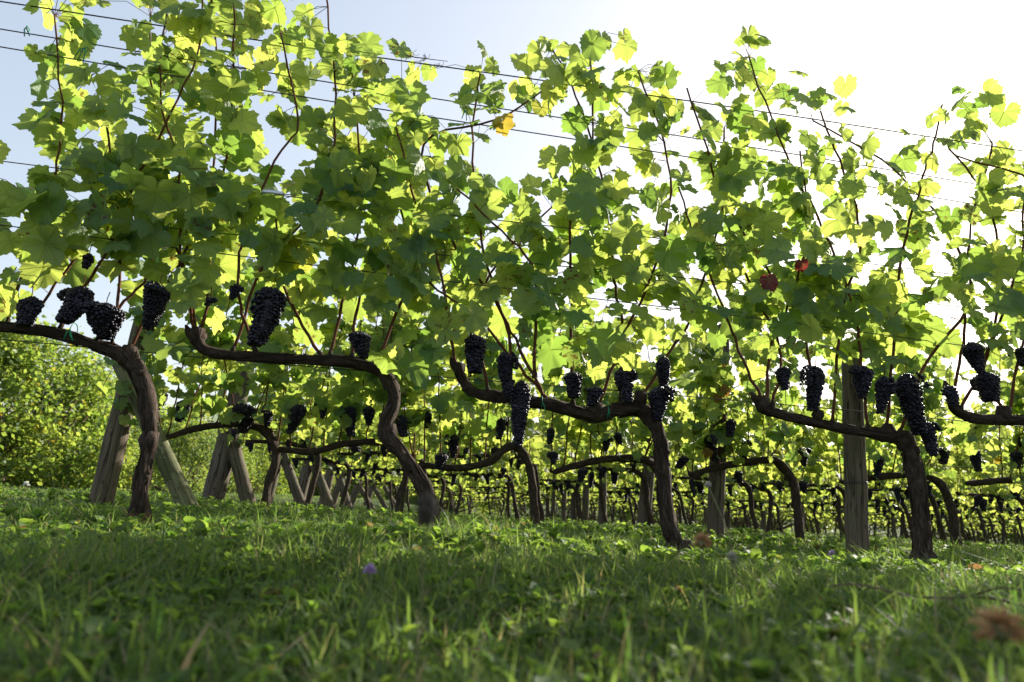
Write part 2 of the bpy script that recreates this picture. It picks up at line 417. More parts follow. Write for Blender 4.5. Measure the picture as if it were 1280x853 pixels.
# ------------------------------------------------------------------ grapes
def ico(sub):
    import bmesh
    bm = bmesh.new(); bmesh.ops.create_icosphere(bm, subdivisions=sub, radius=1)
    V = np.array([v.co for v in bm.verts]); F = np.array([[v.index for v in f.verts] for f in bm.faces]); bm.free(); return V, F
ICO1, ICO2 = ico(1), ico(2)
def bunch_geo(w, h, seed, hi=True, br=.0080, shoulder=True):
    """hanging bunch: origin at the stalk top, berries on and in a tapering body"""
    rg = np.random.default_rng(seed); g = Geo(); pts = []
    if not hi: br *= 1.25
    bend = rg.uniform(-.35, .35, 2); tp = rg.uniform(.35, .72); wing = rg.uniform(.1, .5); wl_ = rg.uniform(.2, .5)
    lim = 380 if hi else 110; pa = np.zeros((lim + 1, 3)); k = 0
    for _ in range(9000 if hi else 3000):
        t = rg.random(); prof = min(1, .12 + (t / .22) ** .6) * (1 - tp * t ** 1.6)
        a = rg.uniform(0, 6.283); rr = max(.003, w / 2 - br * .7) * prof * math.sqrt(rg.uniform(.6, 1))
        p = np.array([rr * math.cos(a) + bend[0] * w * (t * t), rr * math.sin(a) * .85 + bend[1] * w * t * t, -t * (h - 2 * br) - br])
        if shoulder and t < wl_ and a < 1.6 and rg.random() < .6: p[0] += w * wing
        if k == 0 or (((pa[:k] - p) ** 2).sum(1) > (br * 1.3) ** 2).all():
            pa[k] = p; k += 1
        if k >= lim: break
    pts = pa[:k]
    core = [[bend[0] * w * t * t, bend[1] * w * t * t, -t * (h - 2 * br) - br, max(.003, (w / 2 - br * .9) * min(1, .12 + (t / .22) ** .6) * (1 - tp * t ** 1.6) * .8)] for t in np.linspace(0, 1, 8)]
    tube(g, core, 8, C=[0, 0, 0, 1])
    V, F = ICO2 if hi else ICO1
    P = np.array(pts); k = len(P); s = br * rg.uniform(.68, 1.15, k)
    Vw = V[None] * s[:, None, None] * np.array([1, 1, 1.06]) + P[:, None]
    Fw = (F[None] + (np.arange(k) * len(V))[:, None, None]).reshape(-1, 3)
    C = np.zeros((k, 4)); C[:, 0] = rg.random(k); C[:, 3] = 1
    g.add(Vw.reshape(-1, 3), Fw, None, np.repeat(C, len(V), 0), 0)
    tube(g, [[0, 0, .05, .0022], [.004, 0, .02, .002], [0, 0, -.02, .0018], [bend[0] * w * .3, 0, -h * .6, .0015]], 5, mat=1)
    return g

# ------------------------------------------------------------------ a vine
ROTZ = ROW_A
def local_inv(base): return (Matrix.Translation(base) @ Matrix.Rotation(ROTZ, 4, 'Z')).inverted()

def wood_path(pts):
    return smooth_path(pts, 6)

def vine_meshes(tag_, wood, shoots, leafP, temps, rg, nrm, mat_leaf, size=(.058, .092), hi=True, spurs=True, extra_knots=()):
    """wood: rows [x y z r]; shoots: list of rows; leafP (k,3). All in one frame. Returns Geo trunk, canes, foliage"""
    gt = Geo(); wp = wood_path(wood)
    tube(gt, wp, 20 if hi else 8, .20 if hi else .14, int(rg.integers(1e6)), twist=4, ridges=7 if hi else 0)
    if hi and len(wp) > 30:
        for q in range(46):      # loose strips of bark lying along the stem
            i0 = int(rg.integers(0, len(wp) - 12)); ln = int(rg.integers(5, 11)); a = rg.uniform(0, 6.283); rows = []
            for i in range(i0, i0 + ln):
                c = wp[i]; d = wp[i + 1, :3] - wp[i - 1 if i else 0, :3]; d /= np.linalg.norm(d) + 1e-9
                u = np.cross(d, [0.1, 1, .05]); u /= np.linalg.norm(u) + 1e-9; w = np.cross(d, u); t = (i - i0) / (ln - 1); aa = a + .5 * t
                lift = 1.0 + .10 * t * t + rg.uniform(0, .04)
                rows.append([*(c[:3] + c[3] * lift * (math.cos(aa) * u + math.sin(aa) * w)), c[3] * .17 * (1 - .75 * abs(2 * t - 1) ** 2)])
            tube(gt, rows, 5, .3, q)
        for q in range(7):       # old pruning scars
            i = int(rg.integers(8, len(wp) - 8)); c = wp[i]; a = rg.uniform(0, 6.283); n_ = np.array([math.cos(a), -abs(math.sin(a)) * .6, math.sin(a)])
            tube(gt, [[*(c[:3] + n_ * c[3] * .3), c[3] * .7], [*(c[:3] + n_ * c[3] * .95), c[3] * .62], [*(c[:3] + n_ * c[3] * 1.22), c[3] * .4]], 9, .3, q)
    gc = Geo(); allp = []
    for s in shoots:
        sp = smooth_path(s, 5); j = rg.normal(0, .004, sp.shape); j[:, 3] = 0; j[0] = 0; sp = sp + j
        tube(gc, sp, 6 if hi else 4, .12, int(rg.integers(1e6)))
        allp.append(sp[:, :3])
        if spurs:   # woody spur where the shoot leaves the arm
            b = np.array(s[0]); d = np.array(s[1])[:3] - b[:3]; d /= np.linalg.norm(d) + 1e-9
            tube(gt, [[*(b[:3] - d * .012), .013], [*(b[:3] + d * .012), .012], [*(b[:3] + d * .03), .007]], 8 if hi else 5, .2, int(rg.integers(1e6)))
    for k_ in extra_knots:
        tube(gt, [[k_[0], k_[1], k_[2] - k_[3], k_[3] * .6], [k_[0], k_[1], k_[2], k_[3]], [k_[0] + .005, k_[1], k_[2] + k_[3], k_[3] * .7]], 10, .25, int(rg.integers(1e6)))
    gl = Geo(); k = len(leafP)
    if k:
        A = np.concatenate(allp)
        d2 = ((leafP[:, None] - A[None]) ** 2).sum(-1); near = A[d2.argmin(1)]; dist = np.sqrt(d2.min(1))
        Rm = leaf_frames(k, rg, nrm)
        sc = rg.uniform(size[0], size[1], k) * np.where(rg.random(k) < .25, .68, 1) * np.interp(leafP[:, 2], [.65, .8, 1.6, 2.3], [.62, 1, 1, .86])
        place(gl, temps, leafP, Rm, sc, tints(k, rg), 0, rg)
        ok = dist < .6
        stalks(gc, near[ok], leafP[ok], .0016 if hi else .0018)
    return gt, gc, gl

def P4(row, lst, off=0.0, rscale=1.0):
    """photo points + radius in px -> world rows [x y z r]"""
    out = []
    for q in lst:
        p = onrow(q[0], q[1], row, q[3] if len(q) > 3 else off); dpt = (p - Vector((0, 0, CAM_H))).dot(fw)
        out.append([p.x, p.y, p.z, q[2] * rscale * dpt / F_PX])
    return out
def ground_end(W4, flare=1.25):
    a = W4[0]; e = np.array(W4[-1]); d = e[:3] - np.array(W4[-2])[:3]; d /= np.linalg.norm(d)
    return [[a[0], a[1], -.06, a[3] * flare]] + W4 + [[*(e[:3] + d * .05), e[3] * .72], [*(e[:3] + d * .075 + np.array([0, 0, .012])), e[3] * .2]]

# density of the leaf wall of the front row, 40 px cells of the photograph (0 none .. 9 dense)
GRID = """
04515895641000000000000000000000
05636996566610034774111730000000
04557896568861566867646854300450
06588986668874465487767864302661
16499987368886521498678766556654
36899998379987642597468886675377
48999999799998767798789987657567
79998899999999888899889999778677
66536677998888988888889999977888
42124354255446876676667899988887
01100202333344434575554577898766
01200220101112112232221323653332
01210000000000000000000000000000
""".split()
DENS = .73

# front row vines: wood polylines (x, y, radius px) from the foot up and along the arm, shoots (foot to tip), label
FRONT = [
 dict(s0=-9e9, s1=205,
  wood=[(174,648,16),(178,600,12),(187,548,12),(184,500,13),(172,462,14),(150,442,12),(112,430,10),(66,416,9),(5,409,8.5),(-70,406,8)],
  knots=[(186,552,16),(160,445,16)],
  shoots=[[(8,408),(40,300),(52,262),(66,228),(76,150),(68,20)],[(20,408),(60,368),(112,303),(150,240)],[(75,410),(103,360),(133,317),(165,235),(205,160),(245,70),(255,-30)],
          [(120,428),(150,385),(185,340),(210,230),(190,120),(188,20)],[(-30,405),(-20,300),(-10,200)],[(160,438),(190,385),(230,320),(262,240),(270,150),(270,60),(262,-40)],
          [(-60,405),(-60,300),(-80,180)],[(140,435),(150,330),(140,200),(120,90)]],
  bunches=[(39,392,30,42),(104,384,36,52),(134,402,50,46),(200,385,38,58),(112,329,17,22)],
  label='thick grapevine with arching bare trunk in front of the leaning end post'),
 dict(s0=205, s1=528,
  wood=[(543,680,16),(532,615,13),(503,568,12),(481,538,12),(493,498,11),(477,466,10),(440,453,9.5),(380,450,8.5),(315,446,8),(262,440,8),(246,424,9)],
  knots=[(246,420,13),(484,540,14)],
  shoots=[[(246,420),(228,340),(225,280),(222,200),(200,120),(205,30)],[(250,415),(262,330),(276,250),(290,110),(292,-20)],[(244,415),(238,360),(215,300),(170,230)],[(320,440),(300,380),(303,300),(345,200),(372,150),(350,40)],
          [(402,445),(365,385),(350,340),(345,250)],[(412,445),(430,370),(440,335),(452,240),(440,90)],[(440,447),(447,380),(472,290),(515,200),(500,110)],[(470,455),(510,350),(505,280),(480,200)],[(290,440),(330,330),(400,250),(420,120),(405,-20)]],
  bunches=[(343,398,40,78),(450,431,33,34),(296,366,16,22),(263,378,12,14)],
  label='s-curved grapevine trunk whose long arm reaches left below the tallest leaves'),
 dict(s0=528, s1=868,
  wood=[(852,700,16),(834,645,12),(829,585,12),(819,532,12),(797,510,13),(770,513,12),(738,519,11),(685,505,10),(625,497,9),(590,490,8),(574,466,8)],
  knots=[(574,462,10),(745,514,13),(800,500,13)],
  shoots=[[(574,462),(560,410),(548,330),(515,240),(495,160)],[(690,503),(640,448),(600,402),(560,370),(500,330)],[(680,500),(645,425),(622,380),(603,300),(590,180),(600,90)],[(668,470),(670,390),(666,340),(640,300),(572,238)],
          [(716,506),(714,400),(713,300),(716,250),(740,180),(738,60)],[(776,500),(778,430),(771,360),(762,300),(752,220),(720,120),(690,60)],[(800,500),(830,450),(866,390),(898,280),(915,180)],[(610,490),(595,400),(620,330),(690,260)],
          [(745,512),(790,400),(830,300),(835,200),(800,90)],[(640,495),(632,400),(560,290),(530,180),(620,150),(700,100)]],
  bunches=[(595,443,32,52),(632,465,23,52),(653,517,28,84),(717,481,26,34),(744,496,26,26),(779,482,28,46),(829,470,23,50),(823,505,32,44)],
  label='grapevine with ridged trunk bending left, hung with the longest purple bunch'),
 dict(s0=868, s1=1172,
  wood=[(1154,698,15),(1151,645,12),(1141,575,13),(1124,549,12),(1080,540,8.5),(1040,533,7.5),(1000,524,7),(960,514,8),(952,506,9)],
  knots=[(953,506,12),(1022,520,9),(1110,540,12),(1130,550,14)],
  shoots=[[(952,500),(925,440),(907,395),(880,320),(848,235)],[(958,505),(962,440),(985,380),(1010,300),(1000,190)],[(1022,515),(1000,400),(955,330),(905,240),(905,160)],[(1085,535),(1075,440),(1062,370),(1030,289),(993,217),(969,160),(935,72)],
          [(1108,535),(1118,420),(1130,310),(1150,235),(1166,180),(1178,130)],[(1125,540),(1160,450),(1215,370),(1186,290),(1156,251),(1101,200),(1017,150)],[(1040,530),(1050,400),(1075,300),(1050,200),(1025,140)],[(965,508),(975,430),(925,330),(890,210),(860,110)]],
  bunches=[(977,474,19,31),(1020,486,25,58),(1078,479,30,44),(1105,494,24,48),(1133,505,36,78),(1159,549,21,44)],
  label='grapevine with rough upright trunk beside the pale post, heavy with bunches'),
 dict(s0=1172, s1=9e9,
  wood=[(1482,720,15),(1478,650,12),(1468,580,12),(1445,545,11),(1400,535,9),(1330,527,8),(1270,525,8),(1225,524,8),(1196,513,8),(1188,495,7)],
  knots=[(1190,500,9),(1255,518,12)],
  shoots=[[(1190,495),(1204,430),(1206,360),(1215,280),(1240,180)],[(1200,512),(1230,450),(1250,350),(1235,250),(1185,185)],[(1255,515),(1230,470),(1250,400),(1275,330),(1280,250)],[(1262,515),(1275,440),(1300,350),(1310,240),(1195,195)],[(1330,525),(1340,400),(1330,280)],[(1400,530),(1400,380),(1390,240),(1370,150)]],
  bunches=[(1214,448,30,40),(1232,484,33,38),(1188,496,18,28),(1276,447,16,26)],
  label='rightmost front grapevine, cut by the frame, its arm rising to a stubby end'),
]

def front_row():
    rg = np.random.default_rng(5); nrm = np.array(NRM)
    # leaf spots from the density grid (extended a little past both frame edges)
    spots = []
    for j, line in enumerate(GRID):
        for i in range(-3, 38):
            v = int(line[min(31, max(0, i))]); n = v * DENS if 0 <= i < 32 else v * DENS * .8
            if v >= 0: n *= (v / 7.5) ** .6
            n = int(n) + (rg.random() < n - int(n))
            for _ in range(n):
                x = (i + rg.random()) * 40; y = (j + rg.random()) * 40
                spots.append((x, y))
            if j == 0 and i < 12:           # the canopy goes on above the frame on the left
                for _ in range(int(v * .7)): spots.append(((i + rg.random()) * 40, -rg.random() * 70))
    spots = np.array(spots)
    for vi, v in enumerate(FRONT):
        W4 = ground_end(P4(0, v['wood'], rscale=.72))
        base = Vector((W4[0][0], W4[0][1], 0)); inv = local_inv(base)
        sh = []
        for s in v['shoots']:
            n = len(s); o1 = rg.uniform(-.16, .16)
            L = [(x, y, 2.1 - 1.2 * i / n, o1 * i / n) for i, (x, y) in enumerate(s)]
            sh.append(P4(0, L))
        sel = spots[(spots[:, 0] >= v['s0'] + rg.uniform(-12, 12)) & (spots[:, 0] < v['s1'])]
        keep = np.ones(len(sel), bool)
        for (x, y, w, h) in v['bunches']:
            keep &= ~((np.abs(sel[:, 0] - x) < w * .5 + 10) & (sel[:, 1] > y - h * .5 - 14) & (sel[:, 1] < y + h * .5 + 8) & (rg.random(len(sel)) < .9))
        wpx = smooth_path([(a_[0], a_[1], 0, 1) for a_ in v['wood']], 5)[:, :2]
        dm = np.sqrt(((sel[:, None] - wpx[None]) ** 2).sum(-1)).min(1); keep &= ~((dm < 20) & (rg.random(len(sel)) < .85))
        sel = sel[keep]
        LP = np.array([list(onrow(x, y, 0, rg.normal(0, .15))) for x, y in sel])
        SP = np.concatenate([smooth_path(q_, 6)[:, :3] for q_ in sh]); d2 = ((LP[:, None] - SP[None]) ** 2).sum(-1); nn_ = SP[d2.argmin(1)]; dd = np.sqrt(d2.min(1))[:, None]
        LP = nn_ + (LP - nn_) * np.where(dd > .08, (.08 + .72 * (dd - .08)) / (dd + 1e-9), 1)       # leaves stay within a stalk's length of a shoot
        kn = [(*p[:3], p[3]) for p in P4(0, v['knots'], rscale=.8)]
        gt, gc, gl = vine_meshes('f', W4, sh, LP, T_HI, rg, nrm, M_LEAF, extra_knots=kn, size=(.064, .120))
        t = thing('grapevine', v['label'], 'grapevine', base, ROTZ, 'front row of grapevines')
        # pruning knuckles: reddish shaggy foot
        gf = Geo(); b = W4[0]; c = W4[1]; lean = np.array([c[0] - b[0], c[1] - b[1]]) / max(.05, c[2]) * .06
        tube(gf, [[b[0] - lean[0], b[1] - lean[1], -.05, b[3] * 1.25], [b[0], b[1], 0, b[3] * 1.2], [b[0] + lean[0] * .4, b[1] + lean[1] * .4, .025, b[3] * 1.16],
                  [b[0] + lean[0], b[1] + lean[1], .05, b[3] * 1.05], [b[0] + lean[0] * 1.5, b[1] + lean[1] * 1.5, .08, b[3] * .8]], 22, .22, vi, ridges=9)
        link('trunk', gt.mesh('trunk', [M_BARK], xf=inv), t)
        link('root_collar', gf.mesh('root_collar', [M_BARK_RED if vi in (0, 1) else M_BARK], xf=inv), t)
        link('canes', gc.mesh('canes', [M_CANE], xf=inv), t)
        link('foliage', gl.mesh('foliage', [M_LEAF], xf=inv), t)
        for bi, (x, y, w, h) in enumerate(v['bunches']):
            off = rg.uniform(-.15, -.05); p = onrow(x, y - h / 2, 0, off); k = (p - Vector((0, 0, CAM_H))).dot(fw) / F_PX
            g = bunch_geo(w * k * 1.0, h * k * 1.0, 100 * vi + bi)
            o = link('grape_bunch', g.mesh('grape_bunch', [M_GRAPE, M_CANE]), t)
            o.location = inv @ p; o.rotation_euler = (rg.uniform(-.08, .08), rg.uniform(-.1, .1), rg.uniform(0, 6))
        if vi == 3:   # two leaves already turned red
            for (x, y, s) in ((962, 350, .058), (1003, 330, .042)):
                g = Geo(); p = onrow(x, y, 0, -.38)
                fr = frame(np.array([[.1, -1, .25 if x < 980 else -.4]]), np.array([[.5, 0, -1.]]))
                place(g, T_HI[:1], np.array([list(p)]), fr, np.array([s]), np.array([[.5, 0, .3, 1]]), 0, rg)
                link('red_leaf', g.mesh('red_leaf', [M_RED], xf=inv), t)['label'] = 'dark red leaf' if x < 980 else 'bright red leaf edge'
front_row()

# ------------------------------------------------------------------ the vines of the rows behind
def generic_parts(seed, hi):
    """vine in its own frame: foot at the origin, arm reaching to -X, row along X"""
    rg = np.random.default_rng(seed)
    h = rg.uniform(.60, .70); arm = rg.uniform(.92, 1.08); sw = rg.uniform(-.07, .12); r = rg.uniform(.021, .031)
    wood = [[0, 0, -.06, r * 1.35], [rg.uniform(-.02, .02), 0, .1, r * 1.05], [-sw * .6, rg.uniform(-.02, .02), .28, r * .95], [-sw, 0, h - .15, r], [-sw - .05, 0, h - .03, r * 1.05],
            [-sw - .18, 0, h + rg.uniform(-.01, .03), r * .85], [-sw - .45, rg.uniform(-.02, .02), h + rg.uniform(-.03, .03), r * .72], [-sw - .75, 0, h + rg.uniform(-.04, .02), r * .62], [-arm - sw, 0, h + rg.uniform(-.05, .04), r * .6]]
    shoots = []; ns = 9 if hi else 6
    for i in range(ns):
        x0 = -sw - .08 - (arm - .1) * i / (ns - 1); z0 = h; lx = rg.normal(0, .12); o = rg.uniform(-.16, .16); top = rg.uniform(1.55, 2.0)
        shoots.append([[x0, 0, z0, .006], [x0 + lx * .4, o * .3, z0 + .3, .005], [x0 + lx, o * .7, z0 + .7, .004], [x0 + lx * 1.6, o, top, .0022]])
    n = 350 if hi else 270; P = []
    while len(P) < n:
        s = shoots[rg.integers(ns)]; q = rg.random() ** .9; z = h - .05 + q * (s[3][2] - h)
        x = np.interp(max(z, h), [a[2] for a in s], [a[0] for a in s]); y = np.interp(z, [a[2] for a in s], [a[1] for a in s])
        P.append([x + rg.normal(0, .085), y + rg.normal(0, .11), z + rg.normal(0, .04)])
    return wood, shoots, np.array(P), rg, h, sw, arm

def bunch_spots(rg, h, sw, arm, n):
    return [(-sw - .1 - (arm - .15) * (i + rg.random() * .7) / n, rg.uniform(-.10, .04), h + rg.uniform(-.02, .14)) for i in range(n)]

BUNCH_LO = [bunch_geo(.085, rg_h, 900 + i, False).mesh('grape_bunch', [M_GRAPE, M_CANE]) for i, rg_h in enumerate((.13, .16, .11, .19))]
BUNCH_MD = [bunch_geo(w, h, 950 + i, True, .009).mesh('grape_bunch', [M_GRAPE, M_CANE]) for i, (w, h) in enumerate(((.09, .14), (.075, .18), (.11, .15), (.07, .12)))]

# second row: each vine shaped after the photograph
ORD = ['first', 'second', 'third', 'fourth', 'fifth', 'sixth', 'seventh', 'eighth', 'ninth', 'tenth', 'eleventh', 'twelfth', 'thirteenth', 'fourteenth', 'fifteenth', 'sixteenth', 'seventeenth', 'eighteenth']
SECOND = [
 dict(wood=[(333,650,10),(334,610,9),(345,575,9),(340,550,9),(325,535,9),(290,530,7),(250,535,7),(215,545,6)], b=[(204,502,16,24),(231,514,22,28),(309,523,30,36),(336,523,14,22)],
      label='grapevine behind the leaning brace, its dark arm reaching left between two end posts'),
 dict(wood=[(497,662,9),(500,625,8),(508,590,8),(497,560,8),(470,553,7),(430,555,7),(392,565,7),(352,562,6)], b=[(374,524,23,38),(405,512,14,24),(438,526,20,40),(462,520,18,24),(503,533,18,28)],
      label='second-row grapevine half hidden behind the s-curved front trunk'),
 dict(wood=[(672,675,11),(668,635,9),(663,590,9),(650,562,9),(634,560,9),(610,578,8),(575,585,7),(530,582,6)], b=[(627,536,15,28),(568,558,15,30),(553,577,20,22),(536,525,12,22)],
      label='second-row grapevine below the longest bunch, its arm dipping then rising'),
 dict(wood=[(846,676,11),(838,640,9),(832,610,9),(820,585,9),(805,575,9),(775,573,8),(740,577,7),(700,588,6)], b=[(689,545,12,22),(693,573,13,18),(772,548,14,16),(758,555,12,20)],
      label='second-row grapevine hidden behind the ridged trunk bending left'),
 dict(wood=[(1001,680,10),(997,640,9),(992,605,9),(975,580,9),(960,575,8),(920,580,8),(890,586,7),(873,592,7)], b=[(914,535,16,24),(931,562,15,26),(888,560,20,34),(854,578,16,16),(1003,571,15,24)],
      label='second-row grapevine right of the post carrying red leaves, its curved arm reaching left'),
 dict(wood=[(1196,690,11),(1192,650,9),(1182,615,9),(1165,598,8),(1140,594,7),(1100,596,7),(1060,602,6)], b=[(1098,583,15,30),(1178,570,18,22),(1217,575,16,30)],
      label='second-row grapevine just right of the rough upright trunk, curving left behind it'),
 dict(wood=[(1376,700,11),(1372,660,9),(1362,625,9),(1340,606,8),(1300,600,7),(1262,600,7),(1215,604,6)], b=[(1270,575,18,22),(1275,555,14,20),(1340,570,18,30)],
      label='second-row grapevine at the right frame edge, showing only its arm and leaves'),
]
for i, v in enumerate(SECOND):
    W4 = ground_end(P4(1, v['wood'], rscale=.58)); base = Vector((W4[0][0], W4[0][1], 0)); inv = local_inv(base)
    _, shoots, LP, rg, h, sw, arm = generic_parts(300 + i, True)
    gt = Geo(); wp = np.array(wood_path(W4)); tube(gt, wp, 14, .17, i, twist=4, ridges=5)
    gt.V = [np.c_[gt.V[0], np.ones(len(gt.V[0]))] @ np.array(inv).T[:, :3]]
    # shoots start on the real arm
    wl = np.c_[wp[:, :3], np.ones(len(wp))] @ np.array(inv).T[:, :3]
    for s in shoots:
        k = np.abs(wl[len(wl) // 2:, 0] - s[0][0]).argmin() + len(wl) // 2
        s[0][0] = wl[k, 0]; s[0][1] = wl[k, 1]; s[0][2] = wl[k, 2]
    g2, gc, gl = vine_meshes('s', [[0, 0, -.02, .001], [0, 0, -.03, .001], [0, 0, -.04, .001]], shoots, LP, T_MD, rg, (0, 1, 0), M_LEAF, (.058, .10))
    t = thing('grapevine', v['label'], 'grapevine', base, ROTZ, 'second row of grapevines')
    gt.V += g2.V[0:]; gt.F += [f - 0 + gt.n for f in g2.F]; gt.UV += g2.UV; gt.C += g2.C; gt.M += g2.M; gt.n += g2.n
    link('trunk', gt.mesh('trunk', [M_BARK]), t); link('canes', gc.mesh('canes', [M_CANE]), t); link('foliage', gl.mesh('foliage', [M_LEAF]), t)
    if i == 4:
        for (x, y, s_) in ((905, 452, .05), (909, 486, .06), (898, 498, .045), (886, 566, .05)):
            g = Geo(); p = onrow(x, y, 1, -.12)
            place(g, T_HI[2:3], np.array([list(p)]), frame(rg.normal(0, .4, (1, 3)) + np.array([[0, -1, .2]]), rg.normal(0, .4, (1, 3)) + np.array([[0, 0, -1.]])), np.array([s_]), np.array([[.9, .5, .6, 1]]), 0, rg)
            link('red_leaf', g.mesh('red_leaf', [M_RED], xf=inv), t)['label'] = 'orange-red autumn leaf'
    for bi, (x, y, w, hh) in enumerate(v['b']):
        p = onrow(x, y - hh / 2, 1, rg.uniform(-.12, 0)); k = (p - Vector((0, 0, CAM_H))).dot(fw) / F_PX
        g = bunch_geo(w * k, hh * k, 700 + 10 * i + bi, True, .0095)
        o = link('grape_bunch', g.mesh('grape_bunch', [M_GRAPE, M_CANE]), t); o.location = inv @ p; o.rotation_euler = (0, 0, rg.uniform(0, 6))

# prototypes for the third row and beyond
NEAR_PROTO = []; FAR_PROTO = []
for i in range(6):
    wood, shoots, LP, rg, h, sw, arm = generic_parts(500 + i, True)
    gt, gc, gl = vine_meshes('g', wood, shoots, LP, T_LO, rg, (0, 1, 0), M_LEAF_FAR, (.058, .092), hi=False)
    NEAR_PROTO.append((gt.mesh('trunk', [M_BARK]), gc.mesh('canes', [M_CANE]), gl.mesh('foliage', [M_LEAF_FAR]), bunch_spots(rg, h, sw, arm, 5)))
for i in range(6):
    wood, shoots, LP, rg, h, sw, arm = generic_parts(600 + i, False)
    gt, gc, gl = vine_meshes('g', wood, shoots, LP, T_LO, rg, (0, 1, 0), M_LEAF_FAR, (.065, .10), hi=False, spurs=False)
    g = Geo()
    for src, mi in ((gt, 0), (gc, 1), (gl, 2)):
        g.V += src.V; g.F += [f + g.n for f in src.F]; g.UV += src.UV; g.C += src.C; g.M += [mm * 0 + mi for mm in src.M]; g.n += src.n
    rb = np.random.default_rng(i)
    for (x, y, z) in bunch_spots(rb, h, sw, arm, 2):
        b = bunch_geo(.085, rb.uniform(.11, .17), 60 + i, False, .013)
        g.V += [vv + np.array([x, y, z]) for vv in b.V]; g.F += [f + g.n for f in b.F]; g.UV += b.UV; g.C += b.C; g.M += [mm * 0 + 3 for mm in b.M]; g.n += b.n
    FAR_PROTO.append(g.mesh('grapevine', [M_BARK, M_CANE, M_LEAF_FAR, M_GRAPE]))

rr = random.Random(3)
END_X = lambda row: -2.95 - .04 * row
for row in range(2, N_ROWS):
    X = END_X(row) + (1.0 if row > 2 else 1.1) + rr.uniform(-.1, .1); n = 0
    lim = ROW_Z[row] * .90 + .6
    while X < lim:
        if row > 4 and rr.random() < .07: X += rr.uniform(.5, 1.2)
        base = row_pt(row, X, 0); rz = ROTZ + rr.uniform(-.06, .06); sc = rr.uniform(.93, 1.06)
        if row < 6:
            lab = f'grapevine in the {ORD[row]} row back, {ORD[n]} trunk from that row\'s leaning end post'
            t = thing('grapevine', lab, 'grapevine', base, rz, f'{ORD[row]} row of grapevines'); t.scale = (sc, sc, sc * rr.uniform(.95, 1.04))
            a, b, c, bs = NEAR_PROTO[rr.randrange(6)]
            link('trunk', a, t); link('canes', b, t); link('foliage', c, t)
            for q in (bs if row < 4 else bs[:3]):
                o = link('grape_bunch', BUNCH_LO[rr.randrange(4)] if row > 2 else BUNCH_MD[rr.randrange(4)], t)
                o.location = q; o.rotation_euler = (0, 0, rr.uniform(0, 6))
        else:
            o = tag(link('grapevine', FAR_PROTO[rr.randrange(6)]), 'small distant grapevine in the far rows seen below the leaves', 'grapevine', 'distant rows of grapevines')
            o.location = base; o.rotation_euler = (0, 0, rz); o.scale = (sc, sc, sc)
        X += 1.16 + rr.uniform(-.06, .06); n += 1
# first-row vines past the right frame edge, shading the foreground
for q in range(3):
    a, b, c, bs = NEAR_PROTO[q]
    p = onrow(1482, 720, 0); base = Vector((p.x, p.y, 0)) + T * (1.2 * (q + 1)); base.z = 0
    t = thing('grapevine', f'{ORD[q]} front-row grapevine past the right edge of the view', 'grapevine', base, ROTZ, 'front row of grapevines')
    link('trunk', a, t); link('canes', b, t); link('foliage', c, t)

# ------------------------------------------------------------------ posts and struts
def post(name, A, B, r, mat, label, cat, group=None, wrap=None, seed=0, child_wrap=True):
    A = Vector(A); B = Vector(B); g = Geo(); d = (B - A); L = d.length; n = 14
    rows = []
    rg = np.random.default_rng(seed)
    for i in range(n + 1):
        t = i / n; p = A.lerp(B, t) - A
        rows.append([p.x + rg.normal(0, .0015), p.y + rg.normal(0, .0015), p.z, r * (1.06 - .16 * t)])
    rows.append([*(B - A + d.normalized() * r * .12), r * .72])
    tube(g, rows, 20, .028, seed)
    t = thing(name, label, cat, A, 0, group)
    link('shaft', g.mesh('shaft', [mat]), t)
    if wrap is not None:
        gw = Geo(); c = (B - A) * wrap; ax = d.normalized(); u = ax.cross(Vector((0, 1, 0))).normalized(); w = ax.cross(u)
        pts = [[*(c + (u * math.cos(a) + w * math.sin(a)) * (r * 1.03) + ax * .006 * math.sin(a * .7)), .0022] for a in np.linspace(0, 6.283 * 2, 50)]
        tube(gw, pts, 5); link('wire_wrap', gw.mesh('wire_wrap', [M_WIRE]), t)
    return t

p0 = onrow(1072, 690, 0, .38); p1 = onrow(1060, 380, 0, .38)
post('trellis_post', (p0.x, p0.y, -.1), (p1.x - .0, p1.y, 1.13), .060, M_WOOD, 'pale round wooden post standing behind the arm of the heavy-laden front vine', 'post', 'line posts in the rows', .42, 3)
p0 = onrow(893, 668, 1, .12)
post('trellis_post', (p0.x, p0.y, -.1), (p0.x + .10, p0.y + .02, 1.78), .066, M_WOOD_DK, 'brown wooden post in the second row with reddish leaves near its top', 'post', 'line posts in the rows', .35, 4)
p0 = onrow(803, 668, 2, .1)
post('trellis_post', (p0.x, p0.y, -.1), (p0.x + .16, p0.y + .02, 1.8), .072, M_WOOD_DK, 'brown wooden post just left of the ridged trunk bending left', 'post', 'line posts in the rows', None, 5)
for row in range(1, 9):
    for X in ([6.4] if row < 3 else [1.4, 6.2] if row < 7 else [1.3, 6.0, 10.8]):
        if X > ROW_Z[row] * .9: continue
        q = row_pt(row, X, -.1, .06)
        pre = 'first' if X < 3 else 'second' if X < 8 else 'third'
        post('trellis_post', q, (q.x + rr.uniform(-.05, .08), q.y, q.z + 1.9 + rr.uniform(-.05, .05)), .055, M_WOOD_DK if row % 2 else M_WOOD,
             f'wooden line post in the {ORD[row]} row, {pre} after its end post', 'post', 'line posts in the rows', None, 20 + row)

